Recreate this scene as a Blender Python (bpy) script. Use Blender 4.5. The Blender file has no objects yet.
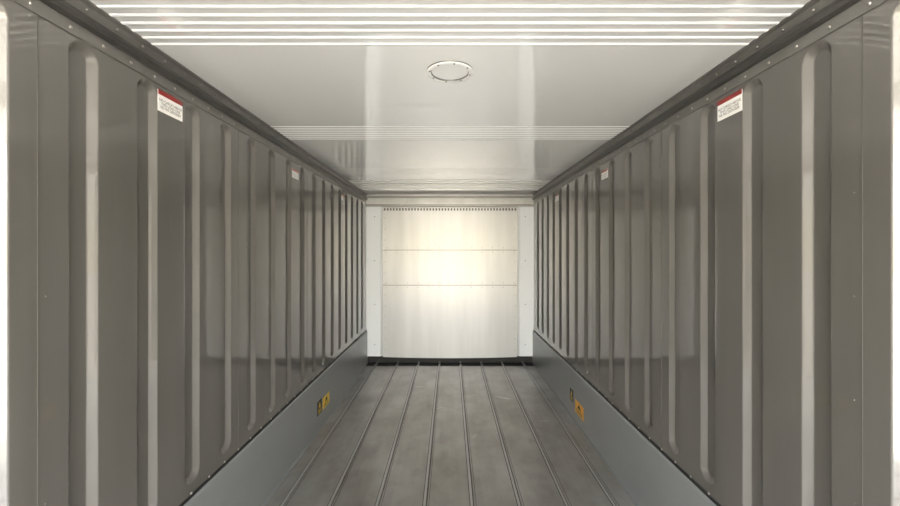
import bpy, bmesh, math, random
from mathutils import Vector, Matrix
random.seed(4)
W=1.145; CAMZ=1.53; HC=CAMZ+0.775; Y0=-0.9; YE=5.52
sc=bpy.context.scene
try:
    sc.view_settings.view_transform='Standard'
    sc.view_settings.look='None'
except Exception as e: print(e)

# ---------- materials ----------
def newmat(name):
    m=bpy.data.materials.new(name); m.use_nodes=True
    nt=m.node_tree; b=nt.nodes['Principled BSDF']
    return m,nt,b
def simple(name,col,rough=.5,metal=0.,spec=.5):
    m,nt,b=newmat(name)
    b.inputs['Base Color'].default_value=(*col,1); b.inputs['Roughness'].default_value=rough
    b.inputs['Metallic'].default_value=metal; b.inputs['Specular IOR Level'].default_value=spec
    return m
def mottled(name,c1,c2,scale,rough,metal,r2=None,bump=0.,bscale=(1,1,1),bstr=1.,detail=5,coat=0.,crough=.06,cior=1.5,spec=.5,lo=.35,hi=.65):
    m,nt,b=newmat(name); N=nt.nodes; L=nt.links
    tc=N.new('ShaderNodeTexCoord'); mp=N.new('ShaderNodeMapping'); mp.inputs['Scale'].default_value=scale
    L.new(tc.outputs['Object'],mp.inputs['Vector'])
    n=N.new('ShaderNodeTexNoise'); n.inputs['Scale'].default_value=1; n.inputs['Detail'].default_value=detail; n.inputs['Roughness'].default_value=.6
    L.new(mp.outputs[0],n.inputs['Vector'])
    r=N.new('ShaderNodeValToRGB'); r.color_ramp.elements[0].position=lo; r.color_ramp.elements[1].position=hi
    r.color_ramp.elements[0].color=(*c1,1); r.color_ramp.elements[1].color=(*c2,1)
    L.new(n.outputs['Fac'],r.inputs['Fac']); L.new(r.outputs['Color'],b.inputs['Base Color'])
    if r2:
        mr=N.new('ShaderNodeMapRange'); mr.inputs['To Min'].default_value=rough; mr.inputs['To Max'].default_value=r2
        L.new(n.outputs['Fac'],mr.inputs['Value']); L.new(mr.outputs[0],b.inputs['Roughness'])
    else: b.inputs['Roughness'].default_value=rough
    b.inputs['Metallic'].default_value=metal; b.inputs['Specular IOR Level'].default_value=spec
    if coat: b.inputs['Coat Weight'].default_value=coat; b.inputs['Coat Roughness'].default_value=crough; b.inputs['Coat IOR'].default_value=cior
    if bump:
        mp2=N.new('ShaderNodeMapping'); mp2.inputs['Scale'].default_value=bscale
        L.new(tc.outputs['Object'],mp2.inputs['Vector'])
        n2=N.new('ShaderNodeTexNoise'); n2.inputs['Scale'].default_value=1; n2.inputs['Detail'].default_value=1
        L.new(mp2.outputs[0],n2.inputs['Vector'])
        bp=N.new('ShaderNodeBump'); bp.inputs['Distance'].default_value=bump; bp.inputs['Strength'].default_value=bstr
        L.new(n2.outputs['Fac'],bp.inputs['Height']); L.new(bp.outputs[0],b.inputs['Normal'])
        if coat: L.new(bp.outputs[0],b.inputs['Coat Normal'])
    return m
M_wall=mottled('wall_steel',(.104,.099,.092),(.124,.118,.110),(3,5,.5),.35,.1,.4,bump=.0008,bscale=(1.5,2.2,1.2),coat=1.,crough=.03,cior=1.95,spec=.3)
M_trimd=mottled('dark_cove',(.04,.039,.037),(.07,.068,.065),(4,4,4),.3,.3,.45)
M_triml=mottled('flange_steel',(.17,.166,.158),(.21,.205,.197),(5,9,5),.3,.5,.4)
M_ceil=mottled('ceiling_white',(.91,.92,.92),(.92,.93,.93),(.8,.8,.8),.05,.3,None,coat=.6,crough=.02,cior=1.6,detail=1)
M_ridge=simple('ceiling_ridge_white',(.84,.85,.85),.3)
M_bulk=mottled('bulkhead_steel',(.60,.597,.588),(.67,.667,.658),(7,7,.5),.2,.09,.24,bump=.0018,bscale=(9,2,.5),spec=.4)
M_post=simple('post_white',(.90,.93,.97),.35)
M_head=mottled('header_grey',(.34,.34,.33),(.44,.44,.43),(4,6,4),.3,.4,.4)
M_kick=mottled('kick_galvanised',(.25,.262,.266),(.28,.293,.297),(3,1.2,3),.34,.3,None,bump=.0008,bscale=(2,1.5,2))
M_black=simple('sealant_and_gap_shade',(.012,.012,.012),.6)  # black sealant; also paints the shade of the gap at the floor end
M_seam=simple('panel_seam',(.08,.077,.07),.5)
M_rivet=simple('rivet_steel',(.38,.36,.33),.3,.8)
M_white=simple('label_white',(.97,.97,.96),.4)
M_red=simple('label_red',(.26,.025,.02),.4)
M_yel=simple('label_yellow',(.85,.58,.04),.4)
M_org=simple('label_orange',(.9,.45,.03),.4)
M_ink=simple('label_ink',(.02,.02,.02),.5)
M_out=simple('exterior_paint',(.5,.5,.5),.5)
M_vent=simple('vent_plate',(.82,.83,.83),.15)
M_scuff=simple('floor_scuff',(.60,.59,.57),.5,.2)

# floor material: worn aluminium planks
m,nt,b=newmat('floor_worn_metal'); N=nt.nodes; L=nt.links
tc=N.new('ShaderNodeTexCoord')
def noise(scale,detail=6,rough=.6):
    mp=N.new('ShaderNodeMapping'); mp.inputs['Scale'].default_value=scale
    L.new(tc.outputs['Object'],mp.inputs['Vector'])
    n=N.new('ShaderNodeTexNoise'); n.inputs['Scale'].default_value=1; n.inputs['Detail'].default_value=detail; n.inputs['Roughness'].default_value=rough
    L.new(mp.outputs[0],n.inputs['Vector']); return n
n1=noise((3.2,.9,1),3); n2=noise((24,.6,1),2); n3=noise((2.8,2.0,2.5),4,.55); n4=noise((50,7,1),3,.5); n5=noise((9,6,1),3,.5)
def ramp(n,p0,c0,p1,c1):
    r=N.new('ShaderNodeValToRGB'); e=r.color_ramp.elements
    e[0].position=p0; e[0].color=(*c0,1); e[1].position=p1; e[1].color=(*c1,1)
    L.new(n.outputs['Fac'],r.inputs['Fac']); return r.outputs[0]
def mul(a,c,t='MULTIPLY',f=1.):
    mx=N.new('ShaderNodeMixRGB'); mx.blend_type=t; mx.inputs['Fac'].default_value=f
    L.new(a,mx.inputs[1]); L.new(c,mx.inputs[2]); return mx.outputs[0]
base=ramp(n1,.3,(.325,.312,.292),.7,(.435,.43,.42))
base=mul(base,ramp(n2,.3,(.95,.945,.94),.65,(1.02,1.02,1.02)))
base=mul(base,ramp(n3,.32,(.76,.735,.70),.62,(1,1,1)))
base=mul(base,ramp(n5,.3,(.88,.875,.86),.5,(1,1,1)))
base=mul(base,ramp(n4,.68,(0,0,0),.8,(.07,.07,.07)),'ADD')
L.new(base,b.inputs['Base Color'])
b.inputs['Roughness'].default_value=.3
b.inputs['Metallic'].default_value=.6
M_floor=m
M_groove=simple('floor_groove_dirt',(.06,.057,.053),.7)
M_lip=simple('floor_lip_metal',(.44,.435,.425),.3,.5)

# ---------- mesh helpers ----------
def finish(name,bm,mats,smooth=False,parent=None):
    me=bpy.data.meshes.new(name); bm.normal_update(); bm.to_mesh(me); bm.free()
    for mm in mats: me.materials.append(mm)
    if smooth:
        for p in me.polygons: p.use_smooth=True
    o=bpy.data.objects.new(name,me); sc.collection.objects.link(o)
    if parent: o.parent=parent
    return o
def box(bm,x0,x1,y0,y1,z0,z1,mi=0):
    r=bmesh.ops.create_cube(bm,size=1)
    vs=r['verts']
    for v in vs:
        v.co=Vector(((x0+x1)/2+v.co.x*(x1-x0),(y0+y1)/2+v.co.y*(y1-y0),(z0+z1)/2+v.co.z*(z1-z0)))
    for f in {f for v in vs for f in v.link_faces}: f.material_index=mi
def extr(bm,pts,y0,y1,mi=0):
    a=[bm.verts.new((x,y0,z)) for x,z in pts]; c=[bm.verts.new((x,y1,z)) for x,z in pts]
    n=len(pts)
    for i in range(n):
        f=bm.faces.new((a[i],a[(i+1)%n],c[(i+1)%n],c[i])); f.material_index=mi
    f=bm.faces.new(a[::-1]); f.material_index=mi
    f=bm.faces.new(c); f.material_index=mi
def dome(bm,p,nrm,r=.006,h=.004,mi=0):
    nrm=Vector(nrm).normalized(); q=nrm.to_track_quat('Z','Y'); p=Vector(p)
    rings=[]
    for k in range(3):
        a=k/3*math.pi/2; rr=r*math.cos(a); hh=h*math.sin(a)
        rings.append([bm.verts.new(p+q@Vector((rr*math.cos(t*math.pi/4),rr*math.sin(t*math.pi/4),hh))) for t in range(8)])
    top=bm.verts.new(p+nrm*h)
    for k in range(2):
        for t in range(8):
            f=bm.faces.new((rings[k][t],rings[k][(t+1)%8],rings[k+1][(t+1)%8],rings[k+1][t])); f.material_index=mi; f.smooth=True
    for t in range(8):
        f=bm.faces.new((rings[2][t],rings[2][(t+1)%8],top)); f.material_index=mi; f.smooth=True
def frange(a,b,s):
    n=max(1,round((b-a)/s)); return [a+(b-a)*i/n for i in range(n)]

# ---------- side walls ----------
SP=.2635
ribs=[1.024-.036+SP*n for n in range(-6,17)]
def prof_d(t):
    t=max(0,min(1,t)); e=.10
    if t<e: v=t*t/(2*e)
    elif t>1-e: v=(1-e)-(1-t)**2/(2*e)
    else: v=t-e/2
    return v/(1-e)
R=.052; SL=.025; DEP=.0205; ZB=.50+R; ZT=CAMZ+.652-R
def wall(s,name):
    bm=bmesh.new()
    ys=[Y0]
    for c in ribs:
        for k in range(-26,27): ys.append(c+k*.00205)
    ys.append(YE+.05)
    ys=[y for y in ys if y>=Y0 and y<=YE+.05]
    zs=[.36,.44]+frange(.495,ZB+.006,.0035)+frange(ZB+.006,ZT-.006,.28)+frange(ZT-.006,ZT+R+.003,.0035)+[ZT+R+.003,HC+.01]
    grid=[]
    for y in ys:
        c=min(ribs,key=lambda c:abs(c-y)); col=[]
        for z in zs:
            dz=max(0,ZB-z,z-ZT); d=math.hypot(y-c,dz)
            col.append(bm.verts.new((s*(W+DEP*prof_d((R-d)/SL)),y,z)))
        grid.append(col)
    for i in range(len(ys)-1):
        for j in range(len(zs)-1):
            q=(grid[i][j],grid[i][j+1],grid[i+1][j+1],grid[i+1][j])
            f=bm.faces.new(q if s>0 else q[::-1]); f.smooth=True
    x0,x1=sorted((s*(W+.035),s*(W+.09)))
    box(bm,x0,x1,Y0,YE+.2,-.15,HC+.12,1)
    for k in range(-1,5):
        y=1.112+k*SP*4
        if y<Y0: continue
        a,c=sorted((s*(W-.0012),s*(W+.002)))
        box(bm,a,c,y-.002,y+.001,.44,CAMZ+.66,2)
        for i in range(6):
            z=.52+i*.294
            dome(bm,(s*W,y+.022,z),(-s,0,0),.003,.0015,0)
    return finish(name,bm,[M_wall,M_out,M_seam,M_rivet])
wall(-1,'wall_left'); wall(1,'wall_right')

# ---------- kick plates ----------
def kick(s,name):
    bm=bmesh.new(); t=.442
    pts=[(s*(W+.03),-.02),(s*(W-.016),-.02),(s*(W-.016),t-.01),(s*(W-.010),t),(s*(W+.03),t)]
    extr(bm,pts,Y0,YE-.02,0)
    a,c=sorted((s*(W-.006),s*(W+.002)))
    box(bm,a,c,Y0,YE-.02,t,t+.012,1)
    for y in frange(Y0+.05,YE-.1,.13):
        dome(bm,(s*(W-.004),y,t+.02),(-s,0,0),.006,.005,2)
    a,c=sorted((s*(W-.034),s*(W-.01)))
    box(bm,a,c,Y0,5.30,0.0,.006,0)
    return finish(name,bm,[M_kick,M_black,M_rivet])
kick(-1,'baseboard_left'); kick(1,'baseboard_right')

# ---------- cove trim at ceiling ----------
def cove(s,name):
    bm=bmesh.new(); z0=CAMZ+.655
    a,c=sorted((s*(W-.005),s*(W+.01)))
    box(bm,a,c,Y0,YE-.03,z0,z0+.040,1)
    pts=[(s*(W+.01),z0+.040),(s*(W-.012),z0+.040),(s*(W-.020),z0+.048),(s*(W-.022),z0+.062),(s*(W-.016),z0+.078),(s*(W-.006),z0+.084),(s*(W+.01),z0+.084)]
    extr(bm,pts,Y0,YE-.03,0)
    pts=[(s*(W+.01),z0+.084),(s*(W-.004),z0+.084),(s*(W-.012),HC-.008),(s*(W-.03),HC-.005),(s*(W-.03),HC+.002),(s*(W+.01),HC+.002)]
    extr(bm,pts,Y0,YE-.03,1)
    for y in frange(Y0+.05,YE-.1,.115):
        dome(bm,(s*(W-.005),y,z0+.018),(-s,0,0),.0055,.004,2)
        dome(bm,(s*(W-.008),y+.05,z0+.1),(-s,0,-.2),.006,.006,1)
    return finish(name,bm,[M_trimd,M_triml,M_rivet])
cove(-1,'trim_1'); cove(1,'trim_2')

# ---------- ceiling ----------
bm=bmesh.new()
prof=[(Y0,0)]
for gc,wd,hh in ((.06,.004,.003),(1.36,.004,.003),(2.63,.005,.0018),(3.90,.004,.0008)):
    for k in range(-3,4):
        y=gc+k*.046
        prof+= [(y-wd-.004,0),(y-wd,-hh),(y+wd,-hh),(y+wd+.004,0)]
prof.append((5.08,0))
prev=None
for i,(y,h) in enumerate(prof):
    cur=(bm.verts.new((-W-.03,y,HC+h)),bm.verts.new((W+.03,y,HC+h)))
    if prev:
        f=bm.faces.new((prev[0],cur[0],cur[1],prev[1])); 
        f.material_index=1 if (prof[i][1]!=0 or prof[i-1][1]!=0) and y<3.2 else 0
    prev=cur
box(bm,-W-.03,W+.03,Y0,5.75,HC+.012,HC+.12,2)
finish('ceiling',bm,[M_ceil,M_ridge,M_out])

# far-end ribbed ceiling flashing
bm=bmesh.new()
box(bm,-W+.03,W-.03,5.03,5.09,HC-.012,HC+.001,0)
box(bm,-W,W,5.09,YE+.05,HC-.004,HC+.006,1)
for y in (4.40,4.52,4.64,4.76,4.88): box(bm,-W+.03,W-.03,y,y+.035,HC-.005,HC+.001,0)
for i in range(24):
    dome(bm,(-1.05+i*2.1/23,5.06,HC-.012),(0,0,-1),.008,.005,2)
finish('trim_3',bm,[M_head,M_head,M_rivet])

# ---------- ceiling cover (round) ----------
bm=bmesh.new(); c=Vector((0,1.725,HC)); n=64
prof=[(.100,0),(.100,-.005),(.094,-.008),(.082,-.008),(.078,-.003),(.0,-.003)]
rings=[]
for r_,h in prof[:-1]:
    rings.append([bm.verts.new(c+Vector((r_*math.cos(2*math.pi*t/n),r_*math.sin(2*math.pi*t/n),h))) for t in range(n)])
for k in range(len(rings)-1):
    for t in range(n):
        f=bm.faces.new((rings[k][t],rings[k+1][t],rings[k+1][(t+1)%n],rings[k][(t+1)%n])); f.material_index=(2,0,0,2)[k]
f=bm.faces.new(rings[-1][::-1]); f.material_index=1
for t in range(8):
    a=t*math.pi/4+.2; dome(bm,c+Vector((.088*math.cos(a),.088*math.sin(a),-.008)),(0,0,-1),.005,.003,2)
finish('ceiling_inspection_cover',bm,[M_ridge,M_vent,M_triml])

# ---------- floor ----------
bm=bmesh.new()
seams=[-1.0+.2857*i for i in range(8)]
edges=[-W-.0]+seams+[W]
YF=5.32
for i in range(len(edges)-1):
    a=edges[i]+(.003 if i>0 else 0); c=edges[i+1]-(.003 if i<len(edges)-2 else 0)
    pts=[(a,-.008),(a,-.002),(a+.003,0),(c-.003,0),(c,-.002),(c,-.008)]
    extr(bm,pts,Y0,YF,0)
for x in seams:
    box(bm,x-.019,x-.006,Y0,YF,-.001,.003,2)
    box(bm,x-.024,x-.0195,Y0,YF,-.001,.0010,1)
    box(bm,x+.014,x+.0165,Y0,YF,-.001,.0010,1)
box(bm,-W-.03,W+.03,Y0,YF,-.05,-.007,1)
box(bm,-W-.03,W+.03,Y0,YE+.1,-.15,-.018,1)
for (x,y,l,w_,a) in ((.57,4.16,.13,.03,-.5),(.50,4.2,.10,.015,-.9),(-.35,4.5,.12,.012,.3),(.2,3.3,.08,.006,1.1),(-.62,3.2,.10,.006,.2),(-.1,3.9,.12,.009,.6),(.85,3.6,.1,.01,.1)):
    vs=[]
    for k in range(12):
        t=2*math.pi*k/12; rr=random.uniform(.75,1.1)
        px_=rr*math.cos(t)*l/2; py_=rr*math.sin(t)*w_/2
        vs.append(bm.verts.new((x+px_*math.cos(a)-py_*math.sin(a),y+px_*math.sin(a)+py_*math.cos(a),.0008)))
    f=bm.faces.new(vs); f.material_index=3
finish('floor',bm,[M_floor,M_groove,M_lip,M_scuff])

# ---------- back wall (bulkhead) ----------
bm=bmesh.new()
px=.925; zt=CAMZ+.607; zb=CAMZ-1.46
z1=CAMZ+.014; z2=CAMZ-.47
def sheet(z0,z1,y,bow=0):
    n=24; v0=[];v1=[];w0=[]
    for i in range(n+1):
        x=-px+2*px*i/n; b_=bow*(1-(x/px)**2)
        v0.append(bm.verts.new((x,y,z0-b_))); v1.append(bm.verts.new((x,y,z1))); w0.append(bm.verts.new((x,y+.02,z0-b_)))
    for i in range(n):
        bm.faces.new((v0[i],v0[i+1],v1[i+1],v1[i])); bm.faces.new((w0[i],w0[i+1],v0[i+1],v0[i]))
sheet(z1-.004,zt+.02,YE-.004)
sheet(z2-.004,z1,YE-.007)
sheet(zb,z2,YE-.010,.016)
for z in (z1,z2): box(bm,-px,px,YE-.012,YE-.002,z-.006,z+.004,4)
box(bm,-W-.03,W+.03,YE+.02,YE+.2,-.15,HC+.12,3)
for z,dy in ((z1-.03,.007),(z2-.03,.010),(z2+.03,.007),(z1+.03,.004)):
    for i in range(13): dome(bm,(-.88+i*1.76/12,YE-dy,z),(0,-1,0),.008,.004,1)
for z in frange(zb+.1,zt,.15):
    for x in (-.895,.895): dome(bm,(x,YE-.010,z),(0,-1,0),.008,.004,1)
for i in range(44):
    x=-.90+i*1.8/43
    box(bm,x-.010,x+.010,YE-.012,YE-.004,zt-.05,zt-.018,2)
finish('wall_back',bm,[M_bulk,M_rivet,M_seam,M_out,M_triml])
for s,nm in ((-1,'trim_4'),(1,'trim_5')):
    bm=bmesh.new()
    pts=[(s*W,YE-.05),(s*(px+.03),YE-.05),(s*px,YE-.02),(s*px,YE+.02),(s*W,YE+.02)]
    lo=[bm.verts.new((x,y,zb+.02)) for x,y in pts]; hi=[bm.verts.new((x,y,zt+.01)) for x,y in pts]
    for i in range(5): bm.faces.new((lo[i],lo[(i+1)%5],hi[(i+1)%5],hi[i]))
    bm.faces.new(lo); bm.faces.new(hi)
    for z in (.25,.8,1.4,2.0): dome(bm,(s*1.03,YE-.05,z),(0,-1,0),.008,.005,1)
    a,c=sorted((s*(px+.002),s*(px+.012))); box(bm,a,c,YE-.034,YE-.02,zb+.02,zt,1)
    finish(nm,bm,[M_post,M_head])
bm=bmesh.new()
box(bm,-W,W,YE-.09,YE+.02,zt,zt+.03,1)
box(bm,-W,W,YE-.06,YE+.02,zt+.03,HC-.004,0)
box(bm,-W,W,YE-.10,YE-.05,HC-.055,HC-.03,1)
for i in range(30): dome(bm,(-1.1+i*2.2/29,YE-.06,zt+.07),(0,-1,0),.008,.005,2)
finish('trim_6',bm,[M_head,M_triml,M_rivet])
bm=bmesh.new()
box(bm,-W,W,YF,YE+.02,-.018,-.012,0)  # gap at floor end: recess shade put into the near-black colour
for x in seams: box(bm,x-.012,x+.012,YF,YE,-.012,.0,1)
box(bm,-W,W,YE-.0,YE+.02,-.012,zb+.02,0)  # back of the gap under the panel, shade painted black as well
finish('floor_end_gap',bm,[M_black,M_lip])

# ---------- labels ----------
def text(body,size,mat,parent,loc,s,name):
    cu=bpy.data.curves.new(name,'FONT'); cu.body=body; cu.size=size; cu.align_x='CENTER'; cu.align_y='CENTER'
    cu.materials.append(mat); cu.space_line=.9
    o=bpy.data.objects.new(name,cu); sc.collection.objects.link(o)
    o.parent=parent
    X=Vector((0,1,0)) if s<0 else Vector((0,-1,0)); Yv=Vector((0,0,1)); Z=X.cross(Yv)
    mt=Matrix((X,Yv,Z)).transposed().to_4x4(); mt.translation=loc
    o.matrix_world=mt
def label(s,y0,y1,z0,z1,small=False):
    bm=bmesh.new(); a,c=sorted((s*(W-.0015),s*(W+.001)))
    box(bm,a,c,y0,y1,z0,z1,0)
    h=(z1-z0); a2=min(s*(W-.0022),s*(W-.001)); c2=max(s*(W-.0022),s*(W-.001))
    box(bm,a2,c2,y0,y1,z1-h*.22,z1,1)
    o=finish('load_line_label',bm,[M_white,M_red])
    text('NO CARGO ABOVE\nTHIS LOAD LINE\nNE PAS DEPASSER',h*.18,M_ink,o,Vector((s*(W-.0024),(y0+y1)/2,z0+h*.37)),s,'label_text')
for s in (-1,1):
    label(s,1.567,1.722-.012,CAMZ+.552,CAMZ+.636)
    label(s,2.90,3.02,CAMZ+.535,CAMZ+.60)
    label(s,4.22,4.34,CAMZ+.535,CAMZ+.60)
def haz(s,y0,y1,z0,z1,mat,name):
    bm=bmesh.new(); X=W-.016
    a,c=sorted((s*(X-.0015),s*(X+.001))); box(bm,a,c,y0,y1,z0,z1,0)
    xm=s*(X-.0022); yc=(y0+y1)/2; h=z1-z0; w=(y1-y0)
    mi=1 if mat is not M_ink else 2
    v=[bm.verts.new((xm,yc-w*.22,z0+h*.5)),bm.verts.new((xm,yc+w*.22,z0+h*.5)),bm.verts.new((xm,yc,z0+h*.9))]
    f=bm.faces.new(v); f.material_index=mi
    a,c=sorted((s*(X-.0022),s*X))
    for k in range(3): box(bm,a,c,y0+w*.15,y1-w*.15,z0+h*(.1+.12*k),z0+h*(.14+.12*k),mi)
    finish(name,bm,[mat,M_ink,M_yel])
haz(-1,3.40,3.52,.12,.24,M_ink,'hazard_sticker')
haz(-1,3.55,3.74,.12,.22,M_yel,'warning_sticker')
haz(1,3.66,3.76,.14,.25,M_ink,'hazard_sticker')
haz(1,3.38,3.60,.09,.20,M_org,'warning_sticker')

# ---------- outside ground, sun, sky ----------
bm=bmesh.new(); box(bm,-30,30,-40,30,-.25,-.15,0)
M_gr=mottled('concrete_apron',(.55,.50,.42),(.66,.60,.51),(.6,.6,.6),.9,0)
finish('ground',bm,[M_gr])
sd=bpy.data.lights.new('sun','SUN'); sd.energy=26; sd.angle=.01; sd.color=(1,.98,.94)
so=bpy.data.objects.new('sun',sd); sc.collection.objects.link(so)
so.rotation_euler=Vector((.75,-.25,-1.0)).to_track_quat('-Z','Y').to_euler()
w=bpy.data.worlds.new('World'); sc.world=w; w.use_nodes=True
nt=w.node_tree; N=nt.nodes; L=nt.links; bg=N['Background']
tc=N.new('ShaderNodeTexCoord'); sx=N.new('ShaderNodeSeparateXYZ'); L.new(tc.outputs['Generated'],sx.inputs[0])
r=N.new('ShaderNodeValToRGB'); e=r.color_ramp.elements
e[0].position=0; e[0].color=(.85,.74,.50,1); e[1].position=.45; e[1].color=(.96,.99,1.04,1)
x=e.new(.05); x.color=(.92,.84,.62,1); x=e.new(.14); x.color=(1.0,.99,.94,1)
L.new(sx.outputs['Z'],r.inputs['Fac']); L.new(r.outputs[0],bg.inputs['Color']); bg.inputs['Strength'].default_value=13

cd=bpy.data.cameras.new('camera'); cd.sensor_width=36; cd.lens=16; cd.shift_y=-2/900; cd.clip_start=.02
co=bpy.data.objects.new('camera',cd); sc.collection.objects.link(co)
co.location=(0,0,CAMZ); co.rotation_euler=(math.pi/2,0,0); sc.camera=co
